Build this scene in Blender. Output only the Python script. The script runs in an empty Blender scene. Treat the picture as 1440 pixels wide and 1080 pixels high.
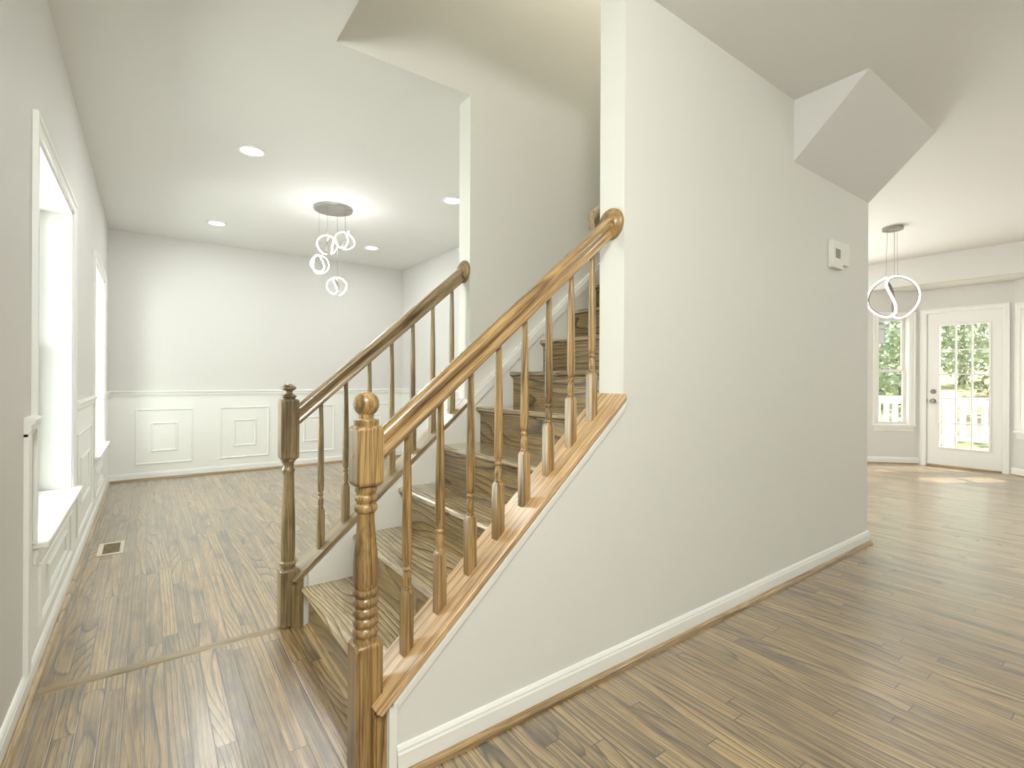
import bpy, math, random
from mathutils import Vector, Matrix

random.seed(7)
PI = math.pi
scene = bpy.context.scene
COL = scene.collection

# ------------------------------------------------------------------ camera
CAM_H = 1.13
YAW, ROLL = math.radians(36.21), math.radians(0.268)
F_PX = 698.3
cam_d = bpy.data.cameras.new('camera')
cam = bpy.data.objects.new('camera', cam_d)
COL.objects.link(cam)
fwd = Vector((math.sin(YAW), math.cos(YAW), 0))
r0 = Vector((math.cos(YAW), -math.sin(YAW), 0))
u0 = Vector((0, 0, 1))
right = r0 * math.cos(ROLL) + u0 * math.sin(ROLL)
up = -r0 * math.sin(ROLL) + u0 * math.cos(ROLL)
m = Matrix((right, up, -fwd)).transposed().to_4x4()
m.translation = Vector((0, 0, CAM_H))
cam.matrix_world = m
cam_d.sensor_width = 36.0
cam_d.lens = 36.0 * F_PX / 1440.0
cam_d.shift_y = -(540.0 - 533.7) / 1440.0
cam_d.clip_start = 0.02
scene.camera = cam

# ------------------------------------------------------------------ colour management, world, sun
scene.view_settings.view_transform = 'Standard'
scene.view_settings.look = 'None'
scene.view_settings.gamma = 1.0
scene.view_settings.use_curve_mapping = False
scene.view_settings.exposure = 0.0

world = bpy.data.worlds.new('world')
scene.world = world
world.use_nodes = True
wn = world.node_tree.nodes
wl = world.node_tree.links
bg = wn['Background']
bg.inputs['Color'].default_value = (0.90, 0.96, 1.0, 1)
bg.inputs['Strength'].default_value = 1.5

sun_d = bpy.data.lights.new('sun', 'SUN')
sun_d.energy = 12.0
sun_d.angle = math.radians(0.6)
sun_d.color = (1.0, 0.95, 0.86)
sun = bpy.data.objects.new('sun', sun_d)
COL.objects.link(sun)
sd = Vector((-0.60, 0.42, -0.98)).normalized()      # direction the light travels
sun.rotation_euler = sd.to_track_quat('-Z', 'Y').to_euler()


def area(name, loc, direction, sx, sy, power, color=(1, 0.98, 0.94)):
    d = bpy.data.lights.new(name, 'AREA')
    d.shape = 'RECTANGLE'
    d.size, d.size_y = sx, sy
    d.energy = power
    d.color = color
    o = bpy.data.objects.new(name, d)
    o.location = loc
    o.rotation_euler = Vector(direction).to_track_quat('-Z', 'Z').to_euler()
    COL.objects.link(o)
    return o


def lamp(name, loc, r, power, color):
    d = bpy.data.lights.new(name, 'POINT')
    d.shadow_soft_size = r
    d.energy = power
    d.color = color
    o = bpy.data.objects.new(name, d)
    o.location = loc
    COL.objects.link(o)
    return o


# daylight outside the left windows and an added, unseen kitchen opening
P_LEFT, P_KITCHEN = 105, 390
P_FOYER, P_KFILL, P_UP, P_CAN = 114, 60, 33, 7.5
area('daylight_left', (-1.35, 3.85, 1.4), (1, 0, -0.05), 1.8, 1.7, P_LEFT, (0.97, 1.0, 0.94))
area('daylight_left', (-1.35, 6.35, 1.4), (1, 0, -0.05), 1.8, 1.7, P_LEFT, (0.97, 1.0, 0.94))
area('kitchen_window_fill', (8.15, 4.6, 1.4), (-1, 0, 0), 2.2, 1.3, P_KITCHEN, (0.96, 1.0, 1.0))  # added light at an unseen opening, brightens the kitchen side
# unseen point lamps: entry lamp inferred from stairwell light, the rest added as fill
lamp('entry_lamp', (-0.10, -0.35, 2.42), 0.16, P_FOYER, (0.97, 1.0, 0.95))
lamp('kitchen_fill', (5.4, 4.2, 2.5), 0.12, P_KFILL, (0.97, 1.0, 0.99))  # added to brighten the bay header and door wall
lamp('hall_fill', (4.9, -1.5, 2.35), 0.16, 36, (0.97, 1.0, 0.96))  # added fill for the near stair wall and soffit
lamp('family_room_fill', (6.9, -1.0, 1.9), 0.2, 16, (0.97, 1.0, 0.98))  # added fill from the right for the near wall end
lamp('upstairs_fill', (2.4, 1.9, 4.7), 0.12, P_UP, (1, 0.93, 0.80))  # added warm fill for the upper stairwell wall

# ------------------------------------------------------------------ materials
def new_mat(name):
    mt = bpy.data.materials.new(name)
    mt.use_nodes = True
    return mt, mt.node_tree.nodes, mt.node_tree.links


def paint(name, col, rough=0.6, bump=0.02, spec=0.3):
    mt, n, l = new_mat(name)
    b = n['Principled BSDF']
    b.inputs['Base Color'].default_value = (*col, 1)
    b.inputs['Roughness'].default_value = rough
    b.inputs['Specular IOR Level'].default_value = spec
    tc = n.new('ShaderNodeTexCoord')
    no = n.new('ShaderNodeTexNoise')
    no.inputs['Scale'].default_value = 220
    bp = n.new('ShaderNodeBump')
    bp.inputs['Strength'].default_value = bump
    bp.inputs['Distance'].default_value = 0.002
    l.new(tc.outputs['Object'], no.inputs['Vector'])
    l.new(no.outputs['Fac'], bp.inputs['Height'])
    l.new(bp.outputs['Normal'], b.inputs['Normal'])
    return mt


def metal(name, col, rough=0.3, metallic=1.0):
    mt, n, l = new_mat(name)
    b = n['Principled BSDF']
    b.inputs['Base Color'].default_value = (*col, 1)
    b.inputs['Roughness'].default_value = rough
    b.inputs['Metallic'].default_value = metallic
    no = n.new('ShaderNodeTexNoise')
    no.inputs['Scale'].default_value = 60
    mr = n.new('ShaderNodeMapRange')
    mr.inputs['To Min'].default_value = max(0.02, rough - 0.06)
    mr.inputs['To Max'].default_value = rough + 0.06
    l.new(no.outputs['Fac'], mr.inputs['Value'])
    l.new(mr.outputs['Result'], b.inputs['Roughness'])
    return mt


def emit(name, col, strength):
    mt, n, l = new_mat(name)
    b = n['Principled BSDF']
    b.inputs['Base Color'].default_value = (0.9, 0.9, 0.9, 1)
    b.inputs['Emission Color'].default_value = (*col, 1)
    b.inputs['Emission Strength'].default_value = strength
    return mt


def math_node(n, l, op, a, b=None, c=None):
    k = n.new('ShaderNodeMath')
    k.operation = op
    for i, v in enumerate((a, b, c)):
        if v is None:
            continue
        if isinstance(v, (int, float)):
            k.inputs[i].default_value = v
        else:
            l.new(v, k.inputs[i])
    return k.outputs[0]


def ramp(n, l, fac, stops):
    r = n.new('ShaderNodeValToRGB')
    e = r.color_ramp.elements
    while len(e) < len(stops):
        e.new(0.5)
    for el, (p, c) in zip(e, stops):
        el.position = p
        el.color = (*c, 1)
    l.new(fac, r.inputs['Fac'])
    return r.outputs['Color']


def srgb(r, g, b):
    f = lambda v: (v / 255 / 12.92) if v / 255 <= 0.04045 else ((v / 255 + 0.055) / 1.055) ** 2.4
    return (f(r), f(g), f(b))


OAK_LIGHT, OAK_MID, OAK_DARK = srgb(196, 160, 104), srgb(160, 124, 74), srgb(92, 68, 38)


def oak_nodes(mt, A, B, L, light, mid, dark, rough=0.3, rings=7.0, across=6.0, along=0.7, lines=40.0,
              patch=0.55, extra_dark=None, coat=0.5, tint=None, figure=(0.25, 0.85)):
    """A, B = coordinates across the grain, L = along the grain (sockets, metres)."""
    n, l = mt.node_tree.nodes, mt.node_tree.links
    b = n['Principled BSDF']

    def vec(sa, sb, sl):
        c = n.new('ShaderNodeCombineXYZ')
        l.new(math_node(n, l, 'MULTIPLY', A, sa), c.inputs[0])
        l.new(math_node(n, l, 'MULTIPLY', B, sb), c.inputs[1])
        l.new(math_node(n, l, 'MULTIPLY', L, sl), c.inputs[2])
        return c.outputs[0]

    def noise(v, detail=2.0, rough_=0.5):
        k = n.new('ShaderNodeTexNoise')
        k.inputs['Scale'].default_value = 1.0
        k.inputs['Detail'].default_value = detail
        k.inputs['Roughness'].default_value = rough_
        l.new(v, k.inputs['Vector'])
        return k.outputs['Fac']

    big = noise(vec(across, across, along), 1.0, 0.35)
    ring = math_node(n, l, 'FRACT', math_node(n, l, 'ADD', math_node(n, l, 'MULTIPLY', (A if tint is not None else math_node(n, l, 'ADD', A, math_node(n, l, 'MULTIPLY', B, 0.35))), lines),
                                              math_node(n, l, 'MULTIPLY', big, rings)))
    fine = noise(vec(170, 170, 3.5), 2.0, 0.6)
    mid_st = noise(vec(60, 60, 1.6), 3.0, 0.6)
    pore = noise(vec(420, 420, 11), 1.0, 0.6)
    blotch = noise(vec(9, 9, 2.2), 3.0, 0.55)
    col = ramp(n, l, ring, [(0.0, light), (0.60, tuple(0.6 * a + 0.4 * c for a, c in zip(light, mid))),
                            (0.82, mid), (0.92, dark), (1.0, tuple(0.5 * a + 0.5 * c for a, c in zip(light, mid)))])
    # the ring figure fades in and out along the board
    fade = n.new('ShaderNodeMapRange')
    fade.inputs['From Min'].default_value = 0.34
    fade.inputs['From Max'].default_value = 0.62
    fade.inputs['To Min'].default_value = figure[0]
    fade.inputs['To Max'].default_value = figure[1]
    l.new(noise(vec(3.1, 3.1, 0.8), 1.0, 0.5), fade.inputs['Value'])
    plain = ramp(n, l, mid_st, [(0.32, tuple(0.45 * a + 0.55 * c for a, c in zip(mid, dark))), (0.46, mid), (0.6, light)])
    m0 = n.new('ShaderNodeMix')
    m0.data_type = 'RGBA'
    l.new(fade.outputs['Result'], m0.inputs['Factor'])
    l.new(plain, m0.inputs['A'])
    l.new(col, m0.inputs['B'])
    col = m0.outputs['Result']
    m1 = n.new('ShaderNodeMix')
    m1.data_type = 'RGBA'
    m1.blend_type = 'MULTIPLY'
    pr = ramp(n, l, fine, [(0.30, (0.40, 0.36, 0.29)), (0.52, (1, 1, 1)), (0.8, (1.12, 1.1, 1.06))])
    l.new(col, m1.inputs['A'])
    l.new(pr, m1.inputs['B'])
    m1.inputs['Factor'].default_value = 0.75
    m2 = n.new('ShaderNodeMix')
    m2.data_type = 'RGBA'
    m2.blend_type = 'MULTIPLY'
    pr2 = ramp(n, l, pore, [(0.36, (0.42, 0.36, 0.28)), (0.47, (1, 1, 1))])
    l.new(m1.outputs['Result'], m2.inputs['A'])
    l.new(pr2, m2.inputs['B'])
    m2.inputs['Factor'].default_value = 0.7
    m3 = n.new('ShaderNodeMix')
    m3.data_type = 'RGBA'
    m3.blend_type = 'MULTIPLY'
    pr3 = ramp(n, l, blotch, [(0.32, (0.36, 0.33, 0.30)), (0.46, (0.95, 0.94, 0.92)), (0.7, (1.1, 1.1, 1.1))])
    l.new(m2.outputs['Result'], m3.inputs['A'])
    l.new(pr3, m3.inputs['B'])
    m3.inputs['Factor'].default_value = patch
    out = m3.outputs['Result']
    if tint is not None:
        m4 = n.new('ShaderNodeMix')
        m4.data_type = 'RGBA'
        m4.blend_type = 'MULTIPLY'
        m4.inputs['Factor'].default_value = 1.0
        l.new(out, m4.inputs['A'])
        l.new(tint, m4.inputs['B'])
        out = m4.outputs['Result']
    l.new(out, b.inputs['Base Color'])
    b.inputs['Roughness'].default_value = rough
    b.inputs['Coat Weight'].default_value = coat
    b.inputs['Coat Roughness'].default_value = max(0.08, rough - 0.1)
    bp = n.new('ShaderNodeBump')
    bp.inputs['Strength'].default_value = 0.12
    bp.inputs['Distance'].default_value = 0.001
    l.new(fine, bp.inputs['Height'])
    l.new(bp.outputs['Normal'], b.inputs['Normal'])
    return bp


SLOPE = 0.855
TH = math.atan(SLOPE)


def oak(name, axis, light=OAK_LIGHT, mid=OAK_MID, dark=OAK_DARK, **kw):
    mt, n, l = new_mat(name)
    tc = n.new('ShaderNodeTexCoord')
    oi = n.new('ShaderNodeObjectInfo')
    ad = n.new('ShaderNodeVectorMath')
    ad.operation = 'ADD'
    rnd = math_node(n, l, 'MULTIPLY', oi.outputs['Random'], 9.0)
    cb = n.new('ShaderNodeCombineXYZ')
    for i in range(3):
        l.new(rnd, cb.inputs[i])
    l.new(tc.outputs['Object'], ad.inputs[0])
    l.new(cb.outputs[0], ad.inputs[1])
    src = ad.outputs[0]
    if axis == 'slope':
        mp = n.new('ShaderNodeMapping')
        mp.inputs['Rotation'].default_value = (0, TH, 0)
        l.new(src, mp.inputs['Vector'])
        src = mp.outputs[0]
    sp = n.new('ShaderNodeSeparateXYZ')
    l.new(src, sp.inputs[0])
    x, y, z = sp.outputs
    A, B, L = {'x': (y, z, x), 'slope': (y, z, x), 'y': (x, z, y), 'z': (x, y, z)}[axis]
    oak_nodes(mt, A, B, L, light, mid, dark, **kw)
    return mt


def floor_material(name, light, mid, dark, rough):
    mt, n, l = new_mat(name)
    W = 0.0585
    ge = n.new('ShaderNodeNewGeometry')
    sp = n.new('ShaderNodeSeparateXYZ')
    l.new(ge.outputs['Position'], sp.inputs[0])
    x, y, z = sp.outputs
    xs = math_node(n, l, 'DIVIDE', math_node(n, l, 'ADD', x, 20.013), W)
    col_i = math_node(n, l, 'FLOOR', xs)
    fx = math_node(n, l, 'FRACT', xs)
    wn1 = n.new('ShaderNodeTexWhiteNoise')
    wn1.noise_dimensions = '1D'
    l.new(col_i, wn1.inputs['W'])
    off = math_node(n, l, 'MULTIPLY', wn1.outputs['Value'], 7.3)
    ys = math_node(n, l, 'DIVIDE', math_node(n, l, 'ADD', math_node(n, l, 'ADD', y, 30.0), off), 0.95)
    row_i = math_node(n, l, 'FLOOR', ys)
    fy = math_node(n, l, 'FRACT', ys)
    wn2 = n.new('ShaderNodeTexWhiteNoise')
    wn2.noise_dimensions = '2D'
    cb = n.new('ShaderNodeCombineXYZ')
    l.new(col_i, cb.inputs[0])
    l.new(row_i, cb.inputs[1])
    l.new(cb.outputs[0], wn2.inputs['Vector'])
    rv = wn2.outputs['Value']
    A = math_node(n, l, 'ADD', x, math_node(n, l, 'MULTIPLY', rv, 31.0))
    B = math_node(n, l, 'MULTIPLY', rv, 17.0)
    Lc = math_node(n, l, 'ADD', y, math_node(n, l, 'MULTIPLY', rv, 47.0))
    tint = ramp(n, l, rv, [(0.0, (0.72, 0.70, 0.68)), (0.35, (0.92, 0.92, 0.92)), (0.7, (1.05, 1.03, 1.0)), (1.0, (1.18, 1.16, 1.12))])
    wn3 = n.new('ShaderNodeTexWhiteNoise')
    wn3.noise_dimensions = '1D'
    l.new(math_node(n, l, 'MULTIPLY', rv, 91.7), wn3.inputs['W'])
    r3 = wn3.outputs['Value']
    bp = oak_nodes(mt, A, B, Lc, light, mid, dark, rough=rough, rings=math_node(n, l, 'MULTIPLY_ADD', r3, 15.0, 3.0), across=5.0, along=0.85,
                   lines=math_node(n, l, 'MULTIPLY_ADD', r3, -44.0, 62.0), patch=0.85, coat=1.0, tint=tint, figure=(0.3, 1.0))
    b = n['Principled BSDF']
    # seams between boards
    dx = math_node(n, l, 'MINIMUM', fx, math_node(n, l, 'SUBTRACT', 1.0, fx))
    dy = math_node(n, l, 'MULTIPLY', math_node(n, l, 'MINIMUM', fy, math_node(n, l, 'SUBTRACT', 1.0, fy)), 0.95 / W)
    d = math_node(n, l, 'MINIMUM', dx, dy)
    seam = n.new('ShaderNodeMapRange')
    seam.inputs['From Min'].default_value = 0.012
    seam.inputs['From Max'].default_value = 0.045
    l.new(d, seam.inputs['Value'])
    mx = n.new('ShaderNodeMix')
    mx.data_type = 'RGBA'
    l.new(seam.outputs['Result'], mx.inputs['Factor'])
    mx.inputs['A'].default_value = (0.06, 0.042, 0.025, 1)
    old = b.inputs['Base Color'].links[0].from_socket
    l.new(old, mx.inputs['B'])
    l.new(mx.outputs['Result'], b.inputs['Base Color'])
    bp2 = n.new('ShaderNodeBump')
    bp2.inputs['Strength'].default_value = 0.3
    bp2.inputs['Distance'].default_value = 0.0015
    wob = n.new('ShaderNodeTexNoise')
    wob.inputs['Scale'].default_value = 5.0
    l.new(ge.outputs['Position'], wob.inputs['Vector'])
    hgt = math_node(n, l, 'ADD', seam.outputs['Result'], math_node(n, l, 'MULTIPLY', wob.outputs['Fac'], 0.6))
    l.new(hgt, bp2.inputs['Height'])
    l.new(bp2.outputs['Normal'], bp.inputs['Normal'])
    l.new(bp2.outputs['Normal'], b.inputs['Coat Normal'])
    b.inputs['Coat IOR'].default_value = 2.5
    b.inputs['Coat Roughness'].default_value = 0.27
    return mt


M = {}
M['wall'] = paint('wall_paint', (0.72, 0.71, 0.685), 0.55)
M['stair_wall'] = paint('stair_wall_paint', (0.74, 0.735, 0.685), 0.5)
M['ceiling'] = paint('ceiling_paint', (0.82, 0.82, 0.795), 0.7)
M['trim'] = paint('white_trim_paint', (0.88, 0.88, 0.85), 0.35, 0.005, 0.5)
M['trim_stair'] = paint('cream_trim_paint', (0.87, 0.87, 0.82), 0.4, 0.005, 0.5)
M['floor'] = floor_material('oak_floor_boards', srgb(182, 154, 106), srgb(136, 110, 70), srgb(38, 28, 18), 0.32)
M['oak_slope'] = oak('oak_along_slope', 'slope', srgb(196, 160, 106), srgb(154, 121, 74), srgb(82, 60, 34), rings=5, lines=30.0, patch=0.45, coat=1.0, rough=0.24)
M['oak_slope_grey'] = oak('weathered_oak_along_slope', 'slope', srgb(178, 158, 122), srgb(140, 118, 82), srgb(80, 62, 38), rings=5, lines=34.0, patch=0.7, coat=0.9, rough=0.28)
M['oak_cap'] = oak('pale_oak_cap', 'slope', srgb(222, 188, 142), srgb(196, 156, 106), srgb(150, 112, 70), rings=3, lines=26.0, patch=0.35, coat=1.0, rough=0.36)
M['oak_z'] = oak('oak_upright', 'z', srgb(184, 150, 96), srgb(140, 110, 64), srgb(70, 51, 27), rings=4, lines=30.0, patch=0.85, coat=0.45, rough=0.36)
M['oak_z_grey'] = oak('weathered_oak_upright', 'z', srgb(172, 152, 112), srgb(134, 114, 76), srgb(84, 66, 40), rings=4, lines=24.0, patch=0.8, coat=0.45, rough=0.36)
M['oak_y'] = oak('oak_tread', 'y', srgb(204, 186, 150), srgb(160, 138, 102), srgb(74, 58, 36), rings=9, across=5, along=1.1, lines=42.0, figure=(0.5, 1.0), patch=0.55, rough=0.25, coat=0.9)
M['oak_riser'] = oak('oak_riser', 'y', srgb(166, 140, 92), srgb(126, 102, 60), srgb(58, 45, 26), rings=10, across=5, along=1.1, lines=55.0, figure=(0.7, 1.0), patch=0.5, rough=0.3)
M['oak_x'] = oak('oak_shoe', 'x', srgb(190, 160, 118), srgb(154, 126, 86), srgb(96, 74, 46), rings=3, lines=30.0, patch=0.5)
M['oak_shoe_y'] = oak('oak_shoe_lengthwise', 'y', srgb(196, 168, 122), srgb(160, 132, 90), srgb(104, 82, 54), rings=8, patch=0.4)
M['oak_threshold'] = oak('oak_threshold', 'x', srgb(178, 158, 122), srgb(140, 120, 86), srgb(80, 62, 42), rings=4, lines=40.0, patch=0.6, coat=1.0, rough=0.3)
M['nickel'] = metal('brushed_nickel', (0.42, 0.40, 0.37), 0.35)
M['dark_metal'] = metal('dark_nickel', (0.30, 0.28, 0.25), 0.3)
M['led'] = emit('led_strip', (1, 1, 1), 4.0)
M['led_small'] = emit('led_strip_small', (1, 1, 1), 46.0)
M['can'] = emit('recessed_lamp', (1, 0.98, 0.95), 6.0)
M['white_plastic'] = paint('white_plastic', (0.84, 0.84, 0.78), 0.4, 0.0, 0.5)
M['screen'] = paint('lcd_screen', (0.30, 0.30, 0.24), 0.25, 0.0, 0.5)
M['register'] = paint('cream_register', (0.74, 0.68, 0.56), 0.4, 0.0, 0.5)
M['register_dark'] = paint('register_louver', (0.22, 0.18, 0.10), 0.5, 0.0, 0.3)
M['vinyl'] = paint('white_vinyl', (0.86, 0.86, 0.86), 0.4, 0.0, 0.4)
M['deck'] = paint('deck_boards', (0.52, 0.48, 0.43), 0.7, 0.1, 0.2)
M['paper'] = paint('paper', (0.86, 0.86, 0.88), 0.6, 0.0, 0.2)
M['blue'] = paint('blue_edge', (0.22, 0.40, 0.62), 0.6, 0.0, 0.2)
M['red'] = paint('pale_red_print', (0.75, 0.42, 0.34), 0.6, 0.0, 0.2)
M['bark'] = paint('bark', (0.22, 0.17, 0.13), 0.9, 0.5, 0.1)


def foliage(name, c1, c2):
    mt, n, l = new_mat(name)
    b = n['Principled BSDF']
    tc = n.new('ShaderNodeTexCoord')
    no = n.new('ShaderNodeTexNoise')
    no.inputs['Scale'].default_value = 3.0
    l.new(tc.outputs['Object'], no.inputs['Vector'])
    l.new(ramp(n, l, no.outputs['Fac'], [(0.3, c1), (0.7, c2)]), b.inputs['Base Color'])
    b.inputs['Roughness'].default_value = 0.6
    return mt


M['leaf'] = foliage('hazed_green_leaves', (0.24, 0.32, 0.17), (0.46, 0.53, 0.34))  # leaf colour lightened and greyed to stand in for haze and flare
M['leaf2'] = foliage('hazed_pale_leaves', (0.34, 0.40, 0.25), (0.54, 0.57, 0.40))  # same haze put into a paler leaf colour


def lawn_material():
    mt, n, l = new_mat('lawn_and_leaf_litter')
    b = n['Principled BSDF']
    ge = n.new('ShaderNodeNewGeometry')
    no = n.new('ShaderNodeTexNoise')
    no.inputs['Scale'].default_value = 0.55
    no.inputs['Detail'].default_value = 6
    l.new(ge.outputs['Position'], no.inputs['Vector'])
    l.new(ramp(n, l, no.outputs['Fac'], [(0.35, (0.20, 0.26, 0.09)), (0.5, (0.44, 0.40, 0.22)), (0.65, (0.52, 0.40, 0.27))]),
          b.inputs['Base Color'])
    b.inputs['Roughness'].default_value = 0.9
    return mt


M['lawn'] = lawn_material()


def glass_material():
    mt, n, l = new_mat('window_glass')
    n.remove(n['Principled BSDF'])
    tr = n.new('ShaderNodeBsdfTransparent')
    tr.inputs['Color'].default_value = (0.97, 0.99, 0.97, 1)
    gl = n.new('ShaderNodeBsdfGlossy')
    gl.inputs['Roughness'].default_value = 0.02
    fr = n.new('ShaderNodeLayerWeight')
    fr.inputs['Blend'].default_value = 0.3
    fac = math_node(n, l, 'MULTIPLY_ADD', math_node(n, l, 'POWER', fr.outputs['Facing'], 3.0), 0.35, 0.03)
    mx = n.new('ShaderNodeMixShader')
    l.new(fac, mx.inputs[0])
    l.new(tr.outputs[0], mx.inputs[1])
    l.new(gl.outputs[0], mx.inputs[2])
    l.new(mx.outputs[0], n['Material Output'].inputs['Surface'])
    return mt


M['glass'] = glass_material()


# ------------------------------------------------------------------ mesh building helpers
class MB:
    def __init__(self):
        self.v, self.f = [], []

    def add(self, verts, faces):
        k = len(self.v)
        self.v += [tuple(p) for p in verts]
        self.f += [tuple(i + k for i in f) for f in faces]
        return self

    def box(self, x0, x1, y0, y1, z0, z1):
        v = [(x, y, z) for z in (z0, z1) for y in (y0, y1) for x in (x0, x1)]
        return self.add(v, [(0, 2, 3, 1), (4, 5, 7, 6), (0, 1, 5, 4), (2, 6, 7, 3), (0, 4, 6, 2), (1, 3, 7, 5)])

    def prism(self, poly, a0, a1, axis='y'):
        """poly: list of 2D points; extruded along axis. y: (x,z); x: (y,z); z: (x,y)."""
        def P(p, a):
            return {'y': (p[0], a, p[1]), 'x': (a, p[0], p[1]), 'z': (p[0], p[1], a)}[axis]
        n = len(poly)
        v = [P(p, a0) for p in poly] + [P(p, a1) for p in poly]
        f = [tuple(range(n)), tuple(range(2 * n - 1, n - 1, -1))]
        f += [(i, i + n, (i + 1) % n + n, (i + 1) % n) for i in range(n)]
        return self.add(v, f)

    def lathe(self, cx, cy, prof, seg=28, axis='z', cz=0.0):
        """prof: list (r, t) along axis."""
        v, f = [], []
        n = len(prof)
        for r, t in prof:
            for k in range(seg):
                a = 2 * PI * k / seg
                c, s = r * math.cos(a), r * math.sin(a)
                v.append((cx + c, cy + s, t) if axis == 'z' else (t, cx + c, cy + s) if axis == 'x' else (cx + c, t, cy + s))
        for i in range(n - 1):
            for k in range(seg):
                k2 = (k + 1) % seg
                f.append((i * seg + k, i * seg + k2, (i + 1) * seg + k2, (i + 1) * seg + k))
        f.append(tuple(range(seg - 1, -1, -1)))
        f.append(tuple((n - 1) * seg + k for k in range(seg)))
        return self.add(v, f)

    def tube(self, pts, r, seg=8):
        pts = [Vector(p) for p in pts]
        v, f = [], []
        for i, p in enumerate(pts):
            t = (pts[min(i + 1, len(pts) - 1)] - pts[max(i - 1, 0)]).normalized()
            a = t.orthogonal().normalized() if abs(t.z) > 0.99 else t.cross(Vector((0, 0, 1))).normalized()
            b = t.cross(a)
            for k in range(seg):
                w = 2 * PI * k / seg
                v.append(p + (a * math.cos(w) + b * math.sin(w)) * r)
        for i in range(len(pts) - 1):
            for k in range(seg):
                k2 = (k + 1) % seg
                f.append((i * seg + k, i * seg + k2, (i + 1) * seg + k2, (i + 1) * seg + k))
        f.append(tuple(range(seg)))
        f.append(tuple((len(pts) - 1) * seg + k for k in range(seg - 1, -1, -1)))
        return self.add(v, f)


def obj(name, mb, mat, parent=None, smooth=False, bevel=0.0, loc=None):
    me = bpy.data.meshes.new(name)
    me.from_pydata(mb.v, [], mb.f)
    me.update()
    me.materials.append(M[mat] if isinstance(mat, str) else mat)
    o = bpy.data.objects.new(name, me)
    COL.objects.link(o)
    import bmesh
    bm = bmesh.new()
    bm.from_mesh(me)
    bmesh.ops.recalc_face_normals(bm, faces=bm.faces)
    bm.to_mesh(me)
    bm.free()
    if loc is not None:
        o.location = loc
    if smooth:
        for p in me.polygons:
            p.use_smooth = True
        md = o.modifiers.new('sharp', 'EDGE_SPLIT')
        md.split_angle = math.radians(40)
    if bevel:
        md = o.modifiers.new('bevel', 'BEVEL')
        md.width = bevel
        md.segments = 3
        md.limit_method = 'ANGLE'
    if parent is not None:
        o.parent = parent
        o.matrix_parent_inverse = Matrix.Translation(-Vector(parent.location))
    return o


def struct(name, mb, mat, parent=None, label=None, **kw):
    o = obj(name, mb, mat, parent, **kw)
    if parent is None:
        o['kind'] = 'structure'
        if label:
            o['label'] = label
    return o


def thing(name, label, cat, loc=(0, 0, 0), group=None, kind=None):
    o = bpy.data.objects.new(name, None)
    o.empty_display_size = 0.05
    COL.objects.link(o)
    o.location = loc
    o['label'] = label
    if kind:
        o['kind'] = kind
    else:
        o['category'] = cat
    if group:
        o['group'] = group
    return o


def tag(o, label, cat, group=None, kind=None):
    o['label'] = label
    o['category'] = cat
    if group:
        o['group'] = group
    if kind:
        o['kind'] = kind
    return o


# ------------------------------------------------------------------ main dimensions (metres)
ZC = 2.72            # ceiling
XL = -0.35           # left wall face
YB = 6.83            # dining back wall face
YN, YN2 = 1.33, 1.463     # near stair wall, both faces
YF, YF2 = 2.385, 2.505    # far stair wall, both faces
XN = 1.524           # end of the full-height near wall
XF = 1.45            # end of the full-height far wall
XE = 4.05            # far end of the stair walls
XD = 8.5             # door plane in the bay
XH = 7.95            # wall with the bay opening
ZH = 2.37            # underside of the bay header
YFR = -2.4           # front wall, behind the camera

# floor (one slab for all rooms)
struct('floor', MB().box(-0.55, 8.62, -3.6, 6.95, -0.12, 0.0), 'floor', label='oak strip floor running through hall and dining room')

# ceiling with the stairwell opening
c = MB()
XO = 0.708
c.box(-0.55, XO, -3.6, 6.95, ZC, ZC + 0.3)
c.box(XO, 4.6, YF2, 6.95, ZC, ZC + 0.3)
c.box(XO, XF, YF + 0.0005, YF2, ZC, ZC + 0.003)
c.box(XO, 4.6, -3.6, YN, ZC, ZC + 0.3)
c.box(4.6, 8.62, -3.6, 6.95, ZC, ZC + 0.3)
c.box(XH + 0.12, 8.62, 0.2, 3.2, ZH, ZC)
struct('ceiling', c, 'ceiling', label='flat white ceiling with the stairwell opening')

# soffit under the stair on the hall side
struct('ceiling_soffit', MB().prism([(YN, 2.372), (YN, ZC + 0.01), (0.955, ZC + 0.01)], 2.945, XE, 'x'), 'wall',
       label='sloped plaster soffit box between hall wall and ceiling')

# left wall with two window openings
W1 = (2.605, 3.725)
W2 = (5.10, 6.21)
WZ = (0.51, 2.055)
w = MB()
for y0, y1, z0, z1 in ((-3.6, W1[0], 0, ZC), (W1[1], W2[0], 0, ZC), (W2[1], 6.95, 0, ZC),
                       (W1[0], W1[1], 0, WZ[0] - 0.022), (W1[0], W1[1], WZ[1], ZC), (W2[0], W2[1], 0, WZ[0] - 0.022), (W2[0], W2[1], WZ[1], ZC)):
    w.box(XL - 0.2, XL, y0, y1, z0, z1)
struct('wall_left', w, 'wall', label='long greige left wall with two windows')
struct('wall_back', MB().box(XL, 3.13, YB, YB + 0.12, 0, ZC), 'wall', label='greige back wall of the dining room')
struct('wall_dining_right', MB().box(3.01, 3.13, YF2, YB, 0, ZC), 'wall', label='right wall of the dining room behind the stairs')
struct('wall_kitchen_back', MB().box(3.13, 8.1, YB, YB + 0.12, 0, ZC), 'wall')

# front wall behind the camera
w = MB()
w.box(XL, 3.2, YFR - 0.15, YFR, 0, ZC)
w.box(3.05, 3.2, -3.4, YFR - 0.15, 0, ZC)
w.box(3.2, 8.1, -3.55, -3.4, 0, ZC)
struct('wall_front', w, 'wall')

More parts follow.
